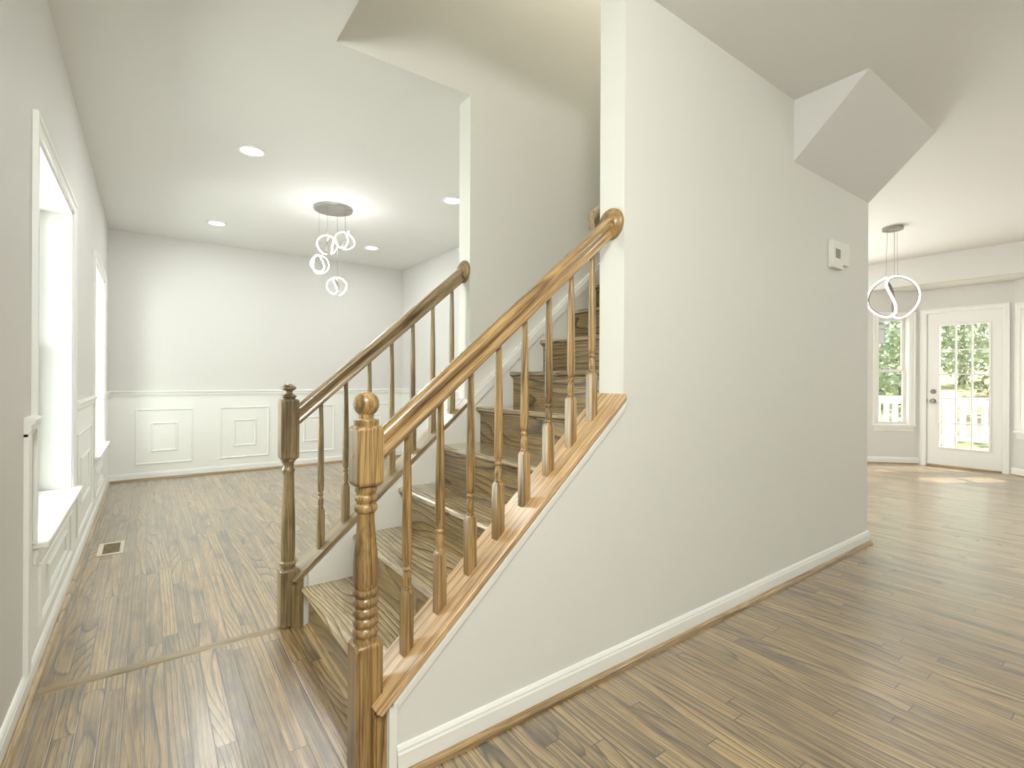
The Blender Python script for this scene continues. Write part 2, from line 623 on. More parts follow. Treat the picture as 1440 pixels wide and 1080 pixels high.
# wall at the far right with the bay opening and an unseen window opening added for kitchen light
w = MB()
w.box(XH, XH + 0.12, -3.4, 0.66, 0, ZC)
w.box(XH, XH + 0.12, 0.66, 2.75, ZH, ZC)
w.box(XH, XH + 0.12, 2.75, 3.5, 0, ZC)
w.box(XH, XH + 0.12, 3.5, 5.7, 0, 0.75)
w.box(XH, XH + 0.12, 3.5, 5.7, 2.05, ZC)
w.box(XH, XH + 0.12, 5.7, YB, 0, ZC)
struct('wall_right', w, 'wall', label='greige wall with the header over the bay')

# near stair wall: knee wall, then full height, going up through the opening
CAPZ = lambda x: 0.304 + SLOPE * (x - 0.622)        # top of the near cap
FCAPZ = lambda x: 0.321 + 0.872 * (x - 0.648)       # top of the far cap
T = 0.028
XK = 0.545
struct('wall_stair_near', MB().prism([(XK, 0), (XE, 0), (XE, 5.2), (XN, 5.2), (XN, CAPZ(XN) - T), (XK, CAPZ(XK) - T)], YN, YN2),
       'stair_wall', label='big plain wall beside the stairs facing the hall')
XKF = 0.575
struct('wall_stair_far', MB().prism([(XKF, 0), (XE, 0), (XE, 2.72), (4.7, 2.72), (4.7, 5.2), (XO, 5.2), (XO, ZC + 0.003), (XF, ZC + 0.003), (XF, FCAPZ(XF) - T), (XKF, FCAPZ(XKF) - T)], YF, YF2),
       'stair_wall', label='far wall of the stairwell, rising to the upper floor')
w = MB()
w.box(4.6, 4.7, YN, YF, ZC + 0.3, 5.2)
w.box(XE - 0.1, XE, YN2, YF, 0, 2.0)
w.box(XO - 0.1, XO, YN - 0.1, YF2, ZC + 0.3, 5.2)
w.box(XO, XN, YN - 0.1, YN, ZC + 0.3, 5.2)
w.box(XE, 4.6, YN, YN2, ZC + 0.3, 5.2)
w.box(XO - 0.1, 4.7, YN - 0.1, YF2, 5.2, 5.3)
struct('wall_upper_stairwell', w, 'stair_wall')


# ------------------------------------------------------------------ baseboards, shoes, chair rail, panel mouldings
def board_profile(h=0.088, t=0.014):
    return [(0, 0), (t, 0), (t, h - 0.022), (t - 0.003, h - 0.016), (t - 0.003, h - 0.010), (t - 0.008, h - 0.002), (0, h)]


def shoe_profile(r=0.019, o=0.014):
    p = [(o, 0), (o + r, 0)]
    for k in range(1, 6):
        a = PI / 2 * k / 5
        p.append((o + r * math.cos(a), r * math.sin(a) * 1.1))
    return p


def run(mb, prof, p0, p1, nrm):
    """extrude a (out, z) profile from p0 to p1 in plan; nrm = outward direction"""
    n = len(prof)
    v = []
    for p in (p0, p1):
        for o, z in prof:
            v.append((p[0] + nrm[0] * o, p[1] + nrm[1] * o, z))
    f = [tuple(range(n)), tuple(range(2 * n - 1, n - 1, -1))] + [(i, i + n, (i + 1) % n + n, (i + 1) % n) for i in range(n)]
    return mb.add(v, f)


def base(side, p0, p1, nrm, shoe_mat, mat='trim'):
    struct('baseboard_' + side, run(MB(), board_profile(), p0, p1, nrm), mat)
    struct('trim_shoe_' + side, run(MB(), shoe_profile(), p0, p1, nrm), shoe_mat)


base('near', (XK + 0.027, YN), (XE + 0.014, YN), (0, -1), 'oak_x', 'trim_stair')
base('near_end', (XE, YN - 0.0), (XE, YN2), (1, 0), 'oak_shoe_y', 'trim_stair')
base('left', (XL, YFR), (XL, YB), (1, 0), 'oak_shoe_y')
base('back', (XL, YB), (3.01, YB), (0, -1), 'oak_x')
base('dining_right', (3.01, YF2), (3.01, YB), (-1, 0), 'oak_shoe_y')

# wainscot: white painted lower wall (left wall from the dining opening, back wall, right wall)
CH = 0.93
w = MB()
for y0, y1, z1 in ((2.42, W1[0] - 0.07, CH), (W1[0] - 0.07, W1[1] + 0.07, WZ[0]), (W1[1] + 0.07, W2[0] - 0.07, CH), (W2[0] - 0.07, W2[1] + 0.07, WZ[0]), (W2[1] + 0.07, YB, CH)):
    w.box(XL, XL + 0.004, y0, y1, 0.08, z1)
w.box(XL, 3.01, YB - 0.004, YB, 0.08, CH)
w.box(3.006, 3.01, YF2, YB, 0.08, CH)
w.box(XL, XL + 0.014, 2.40, 2.455, 0.085, CH)
struct('trim_wainscot', w, 'trim', label='white painted wainscot around the dining room')


def rail_profile(z):
    return [(0, z - 0.034), (0.010, z - 0.034), (0.013, z - 0.022), (0.020, z - 0.012), (0.020, z + 0.006), (0.030, z + 0.014),
            (0.032, z + 0.026), (0.026, z + 0.032), (0, z + 0.034)]


ZR = 0.955
cr = MB()
run(cr, rail_profile(ZR), (XL, 2.40), (XL, W1[0] - 0.07), (1, 0))
run(cr, rail_profile(ZR), (XL, W1[1] + 0.07), (XL, W2[0] - 0.07), (1, 0))
run(cr, rail_profile(ZR), (XL, W2[1] + 0.07), (XL, YB), (1, 0))
struct('trim_chair_rail_left', cr, 'trim')
struct('trim_chair_rail_back', run(MB(), rail_profile(ZR), (XL, YB), (3.01, YB), (0, -1)), 'trim')
struct('trim_chair_rail_right', run(MB(), rail_profile(ZR), (3.01, YF2), (3.01, YB), (-1, 0)), 'trim')


def frame(mb, plane, a0, a1, z0, z1, w=0.022, t=0.011):
    """picture-frame moulding on a wall plane: ('y', YB, -1) or ('x', XL, 1)"""
    ax, c0, s = plane
    prof = [(0, 0), (t * 0.6, 0), (t, w * 0.3), (t, w * 0.5), (t * 0.4, w), (0, w)]      # out, inwards
    corners = [(a0, z0, 1, 1), (a1, z0, -1, 1), (a1, z1, -1, -1), (a0, z1, 1, -1)]
    n = len(prof)
    v = []
    for a, z, sa, sz in corners:
        for o, i in prof:
            aa, zz, cc = a + sa * i, z + sz * i, c0 + s * o
            v.append((aa, cc, zz) if ax == 'y' else (cc, aa, zz))
    f = []
    for k in range(4):
        k2 = (k + 1) % 4
        for i in range(n):
            j = (i + 1) % n
            f.append((k * n + i, k2 * n + i, k2 * n + j, k * n + j))
    return mb.add(v, f)


k = 1
for i, x0 in enumerate((-0.117, 0.688, 1.493, 2.298)):
    pl = ('y', YB - 0.004, -1)
    fm = MB()
    frame(fm, pl, x0, x0 + 0.536, 0.168, 0.786)
    frame(fm, pl, x0 + 0.141, x0 + 0.391, 0.308, 0.632)
    struct('trim_%d' % k, fm, 'trim', label='nested rectangular panel moulding on the dining back wall')
    k += 1
pl = ('x', XL + 0.004, 1)
fm = MB()
frame(fm, pl, 2.66, 3.66, 0.155, 0.40)
frame(fm, pl, 2.86, 3.46, 0.215, 0.34)
struct('trim_%d' % k, fm, 'trim', label='panel moulding under the nearer left window')
k += 1
fm = MB()
frame(fm, pl, 3.93, 4.90, 0.168, 0.79)
frame(fm, pl, 4.15, 4.68, 0.33, 0.62)
struct('trim_%d' % k, fm, 'trim', label='panel moulding between the left windows')
k += 1
fm = MB()
frame(fm, pl, 5.17, 6.14, 0.155, 0.40)
frame(fm, pl, 5.37, 5.94, 0.215, 0.34)
struct('trim_%d' % k, fm, 'trim', label='panel moulding under the farther left window')
k += 1

# threshold strip between the hall and dining floors
struct('trim_threshold', MB().prism([(2.405, 0), (2.462, 0), (2.452, 0.004), (2.415, 0.004)], XL + 0.033, 0.50, 'x'), 'oak_threshold',
       label='oak threshold strip across the dining room opening')


# ------------------------------------------------------------------ windows and the door
def casing_profile(w=0.07):
    return [(0, 0), (0.010, 0), (0.013, 0.010), (0.012, 0.045), (0.018, 0.052), (0.018, w), (0, w)]   # out, away from opening


def local(mb, origin, ex, ey, ez=Vector((0, 0, 1))):
    """map local verts (a = along wall, o = out into room, z) to world"""
    mb.v = [tuple(origin + ex * p[0] + ey * p[1] + ez * p[2]) for p in mb.v]
    return mb


def casing_mb(a0, a1, z0, z1, w=0.07, bottom=False):
    """three-sided (or four-sided) casing in local coords (a, o, z)"""
    prof = casing_profile(w)
    n = len(prof)
    corners = [(a0, z0, -1, 0), (a0, z1, -1, 1), (a1, z1, 1, 1), (a1, z0, 1, 0)]
    v = []
    for a, z, sa, sz in corners:
        for o, i in prof:
            v.append((a + sa * i, o, z + sz * i))
    f = []
    for q in range(3):
        for i in range(n):
            j = (i + 1) % n
            f.append((q * n + i, (q + 1) * n + i, (q + 1) * n + j, q * n + j))
    f.append(tuple(range(n)))
    f.append(tuple(3 * n + i for i in range(n - 1, -1, -1)))
    return MB().add(v, f)


def make_window(name, origin, ex, ey, w, z0, z1, depth, label, casing=0.07, stool=0.05, horn=0.06, wall_t=0.2):
    """double-hung window. origin: corner of opening on the wall face, ex along, ey into the room"""
    root = thing(name, label, None, tuple(origin), kind='structure')
    L = lambda mb: local(mb, origin, ex, ey)
    obj('window_casing', L(casing_mb(0, w, z0, z1, casing)), 'trim', root)
    j = MB()
    t = 0.012
    j.box(0, t, -wall_t, 0.002, z0, z1)
    j.box(w - t, w, -wall_t, 0.002, z0, z1)
    j.box(t, w - t, -wall_t, 0.002, z1 - t, z1)
    obj('window_jamb', L(j), 'trim', root)
    s = MB().box(-horn, w + horn, 0.0, stool, z0 - 0.022, z0).box(t, w - t, -wall_t, 0.0, z0 - 0.022, z0)
    obj('window_sill', L(s), 'trim', root, bevel=0.004)
    a = MB().prism([(0.0, z0 - 0.022), (0.018, z0 - 0.022), (0.018, z0 - 0.05), (0.010, z0 - 0.065), (0.010, z0 - 0.085), (0, z0 - 0.085)], -horn + 0.02, w + horn - 0.02, 'x')
    a.v = [(p[0], p[1], p[2]) for p in a.v]
    obj('window_apron', L(a), 'trim', root)
    zm = (z0 + z1) / 2
    for nm, za, zb, d in (('upper_sash', zm - 0.02, z1 - t, depth + 0.03), ('lower_sash', z0, zm + 0.02, depth)):
        sb = MB()
        b = 0.038
        x0_, x1_ = t, w - t
        sb.box(x0_, x0_ + b, -d - 0.03, -d, za, zb)
        sb.box(x1_ - b, x1_, -d - 0.03, -d, za, zb)
        sb.box(x0_ + b, x1_ - b, -d - 0.03, -d, za, za + b)
        sb.box(x0_ + b, x1_ - b, -d - 0.03, -d, zb - b, zb)
        so = obj(nm, L(sb), 'trim', root)
        obj('glass_pane', L(MB().box(x0_ + b, x1_ - b, -d - 0.018, -d - 0.014, za + b, zb - b)), 'glass', so)
    return root


V = Vector
make_window('window_1', V((XL, W1[0], 0)), V((0, 1, 0)), V((1, 0, 0)), W1[1] - W1[0], WZ[0], WZ[1], 0.13,
            'white cased window nearest the camera on the left wall')
make_window('window_2', V((XL, W2[0], 0)), V((0, 1, 0)), V((1, 0, 0)), W2[1] - W2[0], WZ[0], WZ[1], 0.13,
            'farther white cased window on the left wall by the corner')

# bay: centre wall with the door, two angled facets
YL, YR = 2.20, 1.27
S2 = math.sqrt(0.5)
DZ = 2.03
D0, D1 = 1.372, 2.102
w = MB()
w.box(XD, XD + 0.12, YR - 0.0, D0 - 0.015, 0, ZH + 0.05)
w.box(XD, XD + 0.12, D1 + 0.015, YL, 0, ZH + 0.05)
w.box(XD, XD + 0.12, D0 - 0.015, D1 + 0.015, DZ + 0.02, ZH + 0.05)
struct('wall_bay', w, 'wall', label='centre wall of the bay holding the glazed door')

FL = 0.78
WB = (0.10, 0.50)
WBZ = (0.535, 2.02)


def facet(name, origin, ex, ey, label):
    mb = MB()
    mb.box(-0.05, WB[0], -0.12, 0, 0, ZH + 0.05)
    mb.box(WB[1], FL + 0.05, -0.12, 0, 0, ZH + 0.05)
    mb.box(WB[0], WB[1], -0.12, 0, 0, WBZ[0] - 0.022)
    mb.box(WB[0], WB[1], -0.12, 0, WBZ[1], ZH + 0.05)
    struct(name, local(mb, origin, ex, ey), 'wall', label=label)


oL, exL, eyL = V((XD, YL, 0)), V((-S2, S2, 0)), V((-S2, -S2, 0))
oR, exR, eyR = V((XD, YR, 0)), V((-S2, -S2, 0)), V((-S2, S2, 0))
facet('wall_bay_left', oL, exL, eyL, 'angled left facet of the bay')
facet('wall_bay_right', oR, exR, eyR, 'angled right facet of the bay')
make_window('window_3', oL + exL * WB[0], exL, eyL, WB[1] - WB[0], WBZ[0], WBZ[1], 0.07,
            'narrow double-hung bay window left of the glazed door', casing=0.06, stool=0.035, horn=0.065, wall_t=0.12)
make_window('window_4', oR + exR * WB[0], exR, eyR, WB[1] - WB[0], WBZ[0], WBZ[1], 0.07,
            'bay window right of the glazed door, cut by the photo edge', casing=0.06, stool=0.035, horn=0.065, wall_t=0.12)
bb = MB()
run(bb, board_profile(), (XD, YL), (XD - FL * S2, YL + FL * S2), (-S2, -S2))
run(bb, board_profile(), (XD, YR), (XD - FL * S2, YR - FL * S2), (-S2, S2))
run(bb, board_profile(), (XD, YL), (XD, D1 + 0.08), (-1, 0))
run(bb, board_profile(), (XD, D0 - 0.08), (XD, YR), (-1, 0))
struct('baseboard_bay', bb, 'trim')
bb = MB()
run(bb, shoe_profile(0.013), (XD, YL), (XD - FL * S2, YL + FL * S2), (-S2, -S2))
run(bb, shoe_profile(0.013), (XD, YR), (XD - FL * S2, YR - FL * S2), (-S2, S2))
struct('trim_shoe_bay', bb, 'oak_shoe_y')

# glazed exterior door
door = thing('door_1', 'white glazed door with fifteen lites leading to the deck', None, (XD, D0, 0), kind='structure')
oD, exD, eyD = V((XD, 0, 0)), V((0, 1, 0)), V((-1, 0, 0))
obj('door_casing', local(casing_mb(D0 - 0.008, D1 + 0.008, 0, DZ + 0.008, 0.062), oD, exD, eyD), 'trim', door)
jm = MB()
jm.box(XD, XD + 0.12, D0 - 0.015, D0 - 0.003, 0, DZ + 0.02)
jm.box(XD, XD + 0.12, D1 + 0.003, D1 + 0.015, 0, DZ + 0.02)
jm.box(XD, XD + 0.12, D0 - 0.003, D1 + 0.003, DZ + 0.008, DZ + 0.02)
obj('door_frame', jm, 'trim', door)
G0, G1, GZ0, GZ1 = 1.492, 1.972, 0.262, 1.868
x0, x1 = XD + 0.012, XD + 0.052
sl = MB()
sl.box(x0, x1, D0, G0, 0.022, DZ)
sl.box(x0, x1, G1, D1, 0.022, DZ)
sl.box(x0, x1, G0, G1, 0.022, GZ0)
sl.box(x0, x1, G0, G1, GZ1, DZ)
slab = obj('door_slab', sl, 'trim', door)
fr = MB()
g = 0.022
for a, b_, zz0, zz1 in ((G0 - g, G0, GZ0 - g, GZ1 + g), (G1, G1 + g, GZ0 - g, GZ1 + g), (G0, G1, GZ0 - g, GZ0), (G0, G1, GZ1, GZ1 + g)):
    fr.box(x0 - 0.010, x0, a, b_, zz0, zz1)
obj('lite_frame', fr, 'trim', slab, bevel=0.003)
mu = MB()
for i in (1, 2):
    yy = G0 + (G1 - G0) * i / 3
    mu.box(x0 - 0.004, x0 + 0.03, yy - 0.008, yy + 0.008, GZ0, GZ1)
for i in range(1, 5):
    zz = GZ0 + (GZ1 - GZ0) * i / 5
    mu.box(x0 - 0.0035, x0 + 0.029, G0, G1, zz - 0.008, zz + 0.008)
obj('muntin_grid', mu, 'vinyl', slab)
obj('glass_pane', MB().box(x0 + 0.014, x0 + 0.018, G0, G1, GZ0, GZ1), 'glass', slab)
kn = MB().lathe(2.040, 0.868, [(0.0, x0 - 0.062), (0.018, x0 - 0.060), (0.026, x0 - 0.048), (0.026, x0 - 0.040), (0.016, x0 - 0.030), (0.011, x0 - 0.022), (0.011, x0 - 0.008), (0.033, x0 - 0.006), (0.033, x0)], 24, 'x')
obj('door_knob', kn, 'dark_metal', slab, smooth=True)
db = MB().lathe(2.040, 0.995, [(0.0, x0 - 0.022), (0.018, x0 - 0.021), (0.024, x0 - 0.012), (0.030, x0 - 0.010), (0.032, x0)], 24, 'x')
db.box(x0 - 0.034, x0 - 0.02, 2.036, 2.044, 0.98, 1.01)
obj('deadbolt', db, 'dark_metal', slab, smooth=True)
obj('strike_plate', MB().box(XD - 0.0, XD + 0.012, D1 + 0.001, D1 + 0.005, 0.845, 0.895), 'dark_metal', door)
for zz in (1.80, 1.06, 0.25):
    obj('hinge', MB().lathe(XD + 0.004, D0 - 0.003, [(0.007, zz - 0.048), (0.007, zz + 0.048)], 12).box(XD + 0.004, XD + 0.012, D0 - 0.003, D0 + 0.022, zz - 0.045, zz + 0.045), 'trim', door)
obj('door_sill', MB().box(XD - 0.02, XD + 0.12, D0 - 0.003, D1 + 0.003, 0.0, 0.02), 'oak_shoe_y', door)

# paper label on the left bay window's upper glass
sa0, sa1, sz0, sz1 = 0.355, 0.46, 1.655, 1.935
lab = thing('window_label', 'white paper label with blue edge stuck on the left bay window glass', 'label', tuple(oL + exL * sa0 + V((0, 0, sz0))))
dd = -0.1135
obj('paper_sheet', local(MB().box(sa0, sa1, dd, dd + 0.001, sz0, sz1), oL, exL, eyL), 'paper', lab)
eb = MB()
for a, b_, zz0, zz1 in ((sa0, sa1, sz0, sz0 + 0.008), (sa0, sa1, sz1 - 0.008, sz1), (sa0, sa0 + 0.006, sz0 + 0.008, sz1 - 0.008)):
    eb.box(a, b_, dd + 0.001, dd + 0.002, zz0, zz1)
obj('blue_border', local(eb, oL, exL, eyL), 'blue', lab)
obj('printed_band', local(MB().box(sa0 + 0.014, sa1 - 0.012, dd + 0.001, dd + 0.0015, sz1 - 0.080, sz1 - 0.068), oL, exL, eyL), 'red', lab)

# ------------------------------------------------------------------ staircase
RUN, RISE = 0.2295, 0.1975
NX = lambda k: 0.560 + RUN * k           # nosing of tread k (0-based)
NZ = lambda k: 0.188 + RISE * k          # top of tread k
stair = thing('staircase', 'oak staircase with dark-grained treads and risers climbing right between the railings', 'stairs', (0.6, 1.9, 0))
Y0, Y1 = YN2 + 0.001, YF - 0.025
for kx in range(14):
    xn, zt = NX(kx), NZ(kx)
    zb = 0.0 if kx == 0 else NZ(kx - 1)
    tt = 0.027
    xb = xn + RUN + 0.03
    prof = [(xb, zt), (xb, zt - tt), (xn + 0.006, zt - tt)]
    for q in range(5):
        a = -PI / 2 - PI * q / 4
        prof.append((xn + 0.012 + 0.0125 * math.cos(a), zt - tt / 2 + tt / 2 * math.sin(a)))
    obj('tread', MB().prism(prof, Y0, Y1), 'oak_y', stair)
    rs = MB().box(xn + 0.030, xn + 0.048, Y0, Y1, zb, zt - tt)
    obj('riser', rs, 'oak_riser', stair)
    if kx > 0:
        obj('cove_molding', MB().prism([(xn + 0.030, zt - tt), (xn + 0.018, zt - tt), (xn + 0.022, zt - tt - 0.010), (xn + 0.030, zt - tt - 0.014)], Y0, Y1), 'oak_y', stair)
obj('shoe_molding', MB().prism([(0.59, 0), (0.568, 0), (0.572, 0.014), (0.590, 0.022)], Y0, Y1 + 0.0), 'oak_shoe_y', stair)

# white skirt boards
SK = lambda x: 1.045 + 0.868 * (x - 1.466)
struct('trim_skirt_far', MB().prism([(0.59, 0.0), (0.59, FCAPZ(0.59) - T - 0.002), (XF, FCAPZ(XF) - T - 0.002), (XF, SK(XF)), (4.0, SK(4.0)), (4.0, 0)], YF - 0.025, YF), 'trim_stair',
       label='white skirt board along the far side of the steps')
sc_ = MB()
for (a, o, h0, h1) in ((XF, 0.040, -0.055, -0.005), (XF, 0.032, -0.005, 0.012)):
    sc_.prism([(a, SK(a) + h0), (4.0, SK(4.0) + h0), (4.0, SK(4.0) + h1), (a, SK(a) + h1)], YF - o, YF)
struct('trim_skirt_cap', sc_, 'trim', label='white moulding on top of the stairwell skirt board')
# white trim under the near cap and down the knee wall end
tr_ = MB()
dz = 0.036
tr_.prism([(XK + 0.027, CAPZ(XK + 0.027) - T - dz), (XN, CAPZ(XN) - T - dz), (XN, CAPZ(XN) - T), (XK + 0.027, CAPZ(XK + 0.027) - T)], YN - 0.009, YN + 0.001)
tr_.prism([(XK + 0.014, CAPZ(XK + 0.014) - T - dz * 0.45), (XN - 0.001, CAPZ(XN - 0.001) - T - dz * 0.45), (XN - 0.001, CAPZ(XN - 0.001) - T - 0.001), (XK + 0.014, CAPZ(XK + 0.014) - T - 0.001)], YN - 0.014, YN - 0.002)
tr_.box(XK + 0.002, XK + 0.026, YN - 0.008, YN + 0.001, 0.0, CAPZ(XK) - T)
tr_.box(XK + 0.0005, XK + 0.011, YN - 0.0145, YN - 0.0085, 0.001, CAPZ(XK) - T - 0.001)
struct('trim_knee_wall', tr_, 'trim_stair', label='white trim board under the near oak cap')


# ------------------------------------------------------------------ railings
def square_lathe(mb, cx, cy, hw, z0, z1, ch=0.012):
    """square block with chamfered (lamb's tongue) corners at both ends"""
    def ring(h, c, z):
        return [(cx - h + c, cy - h, z), (cx + h - c, cy - h, z), (cx + h, cy - h + c, z), (cx + h, cy + h - c, z),
                (cx + h - c, cy + h, z), (cx - h + c, cy + h, z), (cx - h, cy + h - c, z), (cx - h, cy - h + c, z)]
    e = 0.0015
    rings = [ring(hw * 0.90, hw * 0.30, z0), ring(hw, hw * 0.20, z0 + ch * 0.45), ring(hw, e, z0 + ch), ring(hw, e, z1 - ch), ring(hw, hw * 0.20, z1 - ch * 0.45), ring(hw * 0.90, hw * 0.30, z1)]
    v = [p for r in rings for p in r]
    f = [tuple(range(7, -1, -1)), tuple(8 * 5 + i for i in range(8))]
    for i in range(5):
        for q in range(8):
            q2 = (q + 1) % 8
            f.append((i * 8 + q, i * 8 + q2, (i + 1) * 8 + q2, (i + 1) * 8 + q))
    return mb.add(v, f)


def baluster_mb(length, slope):
    """origin on the cap surface below the axis; bottom and top are cut to the pitch"""
    mb = MB()
    h = 0.0158
    zt = 0.170
    # square block with pitch-cut foot
    v = []
    for z_, hh in ((None, h), (zt, h), (zt + 0.013, h * 0.62)):
        for sx, sy in ((-1, -1), (1, -1), (1, 1), (-1, 1)):
            z = (slope * sx * h - 0.0005) if z_ is None else z_
            v.append((sx * hh, sy * hh, z))
    f = [(3, 2, 1, 0), (8, 9, 10, 11)]
    for i in (0, 1):
        for q in range(4):
            q2 = (q + 1) % 4
            f.append((i * 4 + q, i * 4 + q2, (i + 1) * 4 + q2, (i + 1) * 4 + q))
    mb.add(v, f)
    b = zt
    prof = [(0.010, b + 0.008), (0.0135, b + 0.016), (0.0115, b + 0.021), (0.0125, b + 0.028), (0.0140, b + 0.040), (0.0125, b + 0.052),
            (0.0095, b + 0.063), (0.0090, b + 0.067), (0.0128, b + 0.071), (0.0132, b + 0.076), (0.0092, b + 0.081), (0.0092, b + 0.084),
            (0.0128, b + 0.090), (0.0146, b + 0.105), (0.0152, b + 0.14), (0.0148, b + 0.22), (0.0125, b + 0.36), (0.0098, length - 0.02), (0.0094, length)]
    seg = 16
    pv, pf = [], []
    for i, (r, z) in enumerate(prof):
        for q in range(seg):
            a = 2 * PI * q / seg
            x_, y_ = r * math.cos(a), r * math.sin(a)
            pv.append((x_, y_, z + (slope * x_ if i == len(prof) - 1 else 0)))
    for i in range(len(prof) - 1):
        for q in range(seg):
            q2 = (q + 1) % seg
            pf.append((i * seg + q, i * seg + q2, (i + 1) * seg + q2, (i + 1) * seg + q))
    pf.append(tuple(range(seg - 1, -1, -1)))
    pf.append(tuple((len(prof) - 1) * seg + q for q in range(seg)))
    mb.add(pv, pf)
    return mb


# handrail section: (across, normal to slope), normal measured up from the underside
HR = [(-0.020, 0.0), (-0.022, 0.004), (-0.022, 0.012), (-0.0195, 0.016), (-0.0180, 0.024), (-0.0190, 0.032), (-0.0225, 0.038), (-0.0270, 0.043),
      (-0.0285, 0.050), (-0.0265, 0.058), (-0.0200, 0.065), (-0.0110, 0.069), (0, 0.0705)]
HR = HR + [(-a, b) for a, b in reversed(HR[:-1])]


def handrail_mb(xa, xb, zf, yc, slope, scale=1.0):
    sec = math.sqrt(1 + slope * slope)
    n = len(HR)
    v = []
    for x in (xa, xb):
        for a, h in HR:
            v.append((x, yc + a * scale, zf(x) + h * sec * scale))
    f = [tuple(range(n - 1, -1, -1)), tuple(range(n, 2 * n))] + [(i, (i + 1) % n, (i + 1) % n + n, i + n) for i in range(n)]
    return MB().add(v, f)


def cap_mb(xa, xb, zf, y0, y1, slope, t=T):
    r = 0.004
    sec = math.sqrt(1 + slope * slope)
    prof = [(y0 + r, -t), (y0, -t + r), (y0, -r), (y0 + r, 0), (y1 - r, 0), (y1, -r), (y1, -t + r), (y1 - r, -t)]
    n = len(prof)
    v = []
    for x, cut in ((xa, 1), (xb, 0)):
        for y, z in prof:
            dx = -z * (slope / sec) * cut if cut else 0
            xx = x + (dx if cut else 0)
            v.append((xx, y, zf(xx) + z * (1 if not cut else 1)))
    f = [tuple(range(n - 1, -1, -1)), tuple(range(n, 2 * n))] + [(i, (i + 1) % n, (i + 1) % n + n, i + n) for i in range(n)]
    return MB().add(v, f)


def copy_baluster(src, loc, parent):
    c_ = src.copy()
    COL.objects.link(c_)
    c_.parent = parent
    c_.matrix_parent_inverse = src.matrix_parent_inverse.copy()
    c_.location = loc
    return c_


def railing(label, yc, wall_y, newel_x, newel_prof, newel_blocks, zcap, capslope, xs, zrail, railslope, xend, mats, blen, post_x, extras=None):
    m_up, m_sl, m_cap = mats
    root = thing('stair_railing', label, 'railing', (newel_x, yc, 0))
    nb = MB()
    for hw, z0, z1, ch in newel_blocks:
        square_lathe(nb, newel_x, yc, hw, z0, z1, ch)
    for pr in newel_prof:
        nb.lathe(newel_x, yc, pr, 32)
    nw = obj('newel_post', nb, m_up, root, smooth=True)
    obj('base_cap', cap_mb(post_x[0] - 0.006, xend, zcap, wall_y[0], wall_y[1], capslope), m_cap, root)
    pz0, pz1 = zcap(post_x[0]) - T - 0.001, zcap(post_x[1]) - T - 0.001
    y0, y1 = wall_y[2], wall_y[3]
    eb_ = MB().prism([(post_x[0], 0), (post_x[1] - 0.001, 0), (post_x[1] - 0.001, pz1), (post_x[0], pz0)], y0, y1)
    for q in range(2):
        yy = y0 + 0.010 + q * 0.022
        eb_.box(post_x[0] - 0.006, post_x[0], yy, yy + 0.012, 0, pz0 - 0.004)
    obj('end_trim', eb_, m_up, root)
    obj('handrail', handrail_mb(newel_x + newel_blocks[0][0] - 0.002, xend, zrail, yc, railslope), m_sl, root, smooth=True)
    zc = zrail(xend) + 0.046
    rp = [(0.0, xend - 0.030), (0.040, xend - 0.028), (0.050, xend - 0.018), (0.058, xend - 0.016), (0.063, xend - 0.010), (0.064, xend)]
    ro = MB()
    ro.lathe(yc, zc, rp, 36, 'x')
    ros = obj('rosette', ro, m_up, root, smooth=True)
    obj('screw', MB().lathe(yc - 0.034, zc - 0.004, [(0.0, xend - 0.031), (0.005, xend - 0.0305), (0.006, xend - 0.026)], 10, 'x'), 'dark_metal', ros)
    first = None
    for x in xs:
        loc = Vector((x, yc, zcap(x)))
        if first is None:
            first = obj('baluster', baluster_mb(blen, railslope), m_up, root, smooth=True)
            first.location = loc
        else:
            copy_baluster(first, loc, root)
    return root, nw


# near railing (ball finial)
YCN = (YN + YN2) / 2
XNW = 0.505
ball = [(0.0005, 1.094)]
for q in range(1, 12):
    a = PI / 2 - q * PI * 0.80 / 11
    ball.append((0.0363 * math.cos(a), 1.0580 + 0.0363 * math.sin(a)))
ball += [(0.0205, 1.0215), (0.0205, 1.017), (0.024, 1.015), (0.034, 1.0135), (0.0355, 1.009), (0.0345, 1.004), (0.0345, 1.000), (0.034, 0.994)]
shaft = [(0.024, 0.832), (0.029, 0.826), (0.0305, 0.818), (0.0300, 0.810), (0.0265, 0.805), (0.0265, 0.800), (0.0300, 0.797), (0.0315, 0.789), (0.0300, 0.783),
         (0.0262, 0.779), (0.0258, 0.774), (0.0290, 0.771), (0.0322, 0.765), (0.0322, 0.757), (0.0290, 0.751), (0.0248, 0.748), (0.0238, 0.738), (0.0245, 0.720),
         (0.0275, 0.680), (0.0320, 0.635), (0.0348, 0.598), (0.0352, 0.575), (0.0345, 0.553), (0.0320, 0.538), (0.0300, 0.533)]
z = 0.533
for q in range(5):
    shaft += [(0.0340, z - 0.002), (0.0362, z - 0.008), (0.0362, z - 0.013), (0.0340, z - 0.018), (0.0308, z - 0.021), (0.0302, z - 0.026)]
    z -= 0.0285
shaft += [(0.0325, z - 0.002), (0.0335, z - 0.008), (0.030, z - 0.020)]
near, near_newel = railing('golden oak stair railing nearest the camera with a ball-topped newel post', YCN, (YN - 0.016, YN2 + 0.014, YN, YN2), XNW,
        [list(reversed(ball)), list(reversed(shaft))],
        [(0.0385, 0.826, 0.996, 0.014), (0.0385, -0.0, 0.382, 0.014)],
        CAPZ, SLOPE, [0.632 + 0.1115 * q for q in range(8)], lambda x: 0.903 + 0.845 * (x - 0.559), 0.845, XN,
        ('oak_z', 'oak_slope', 'oak_cap'), 0.655, (0.516, XK))
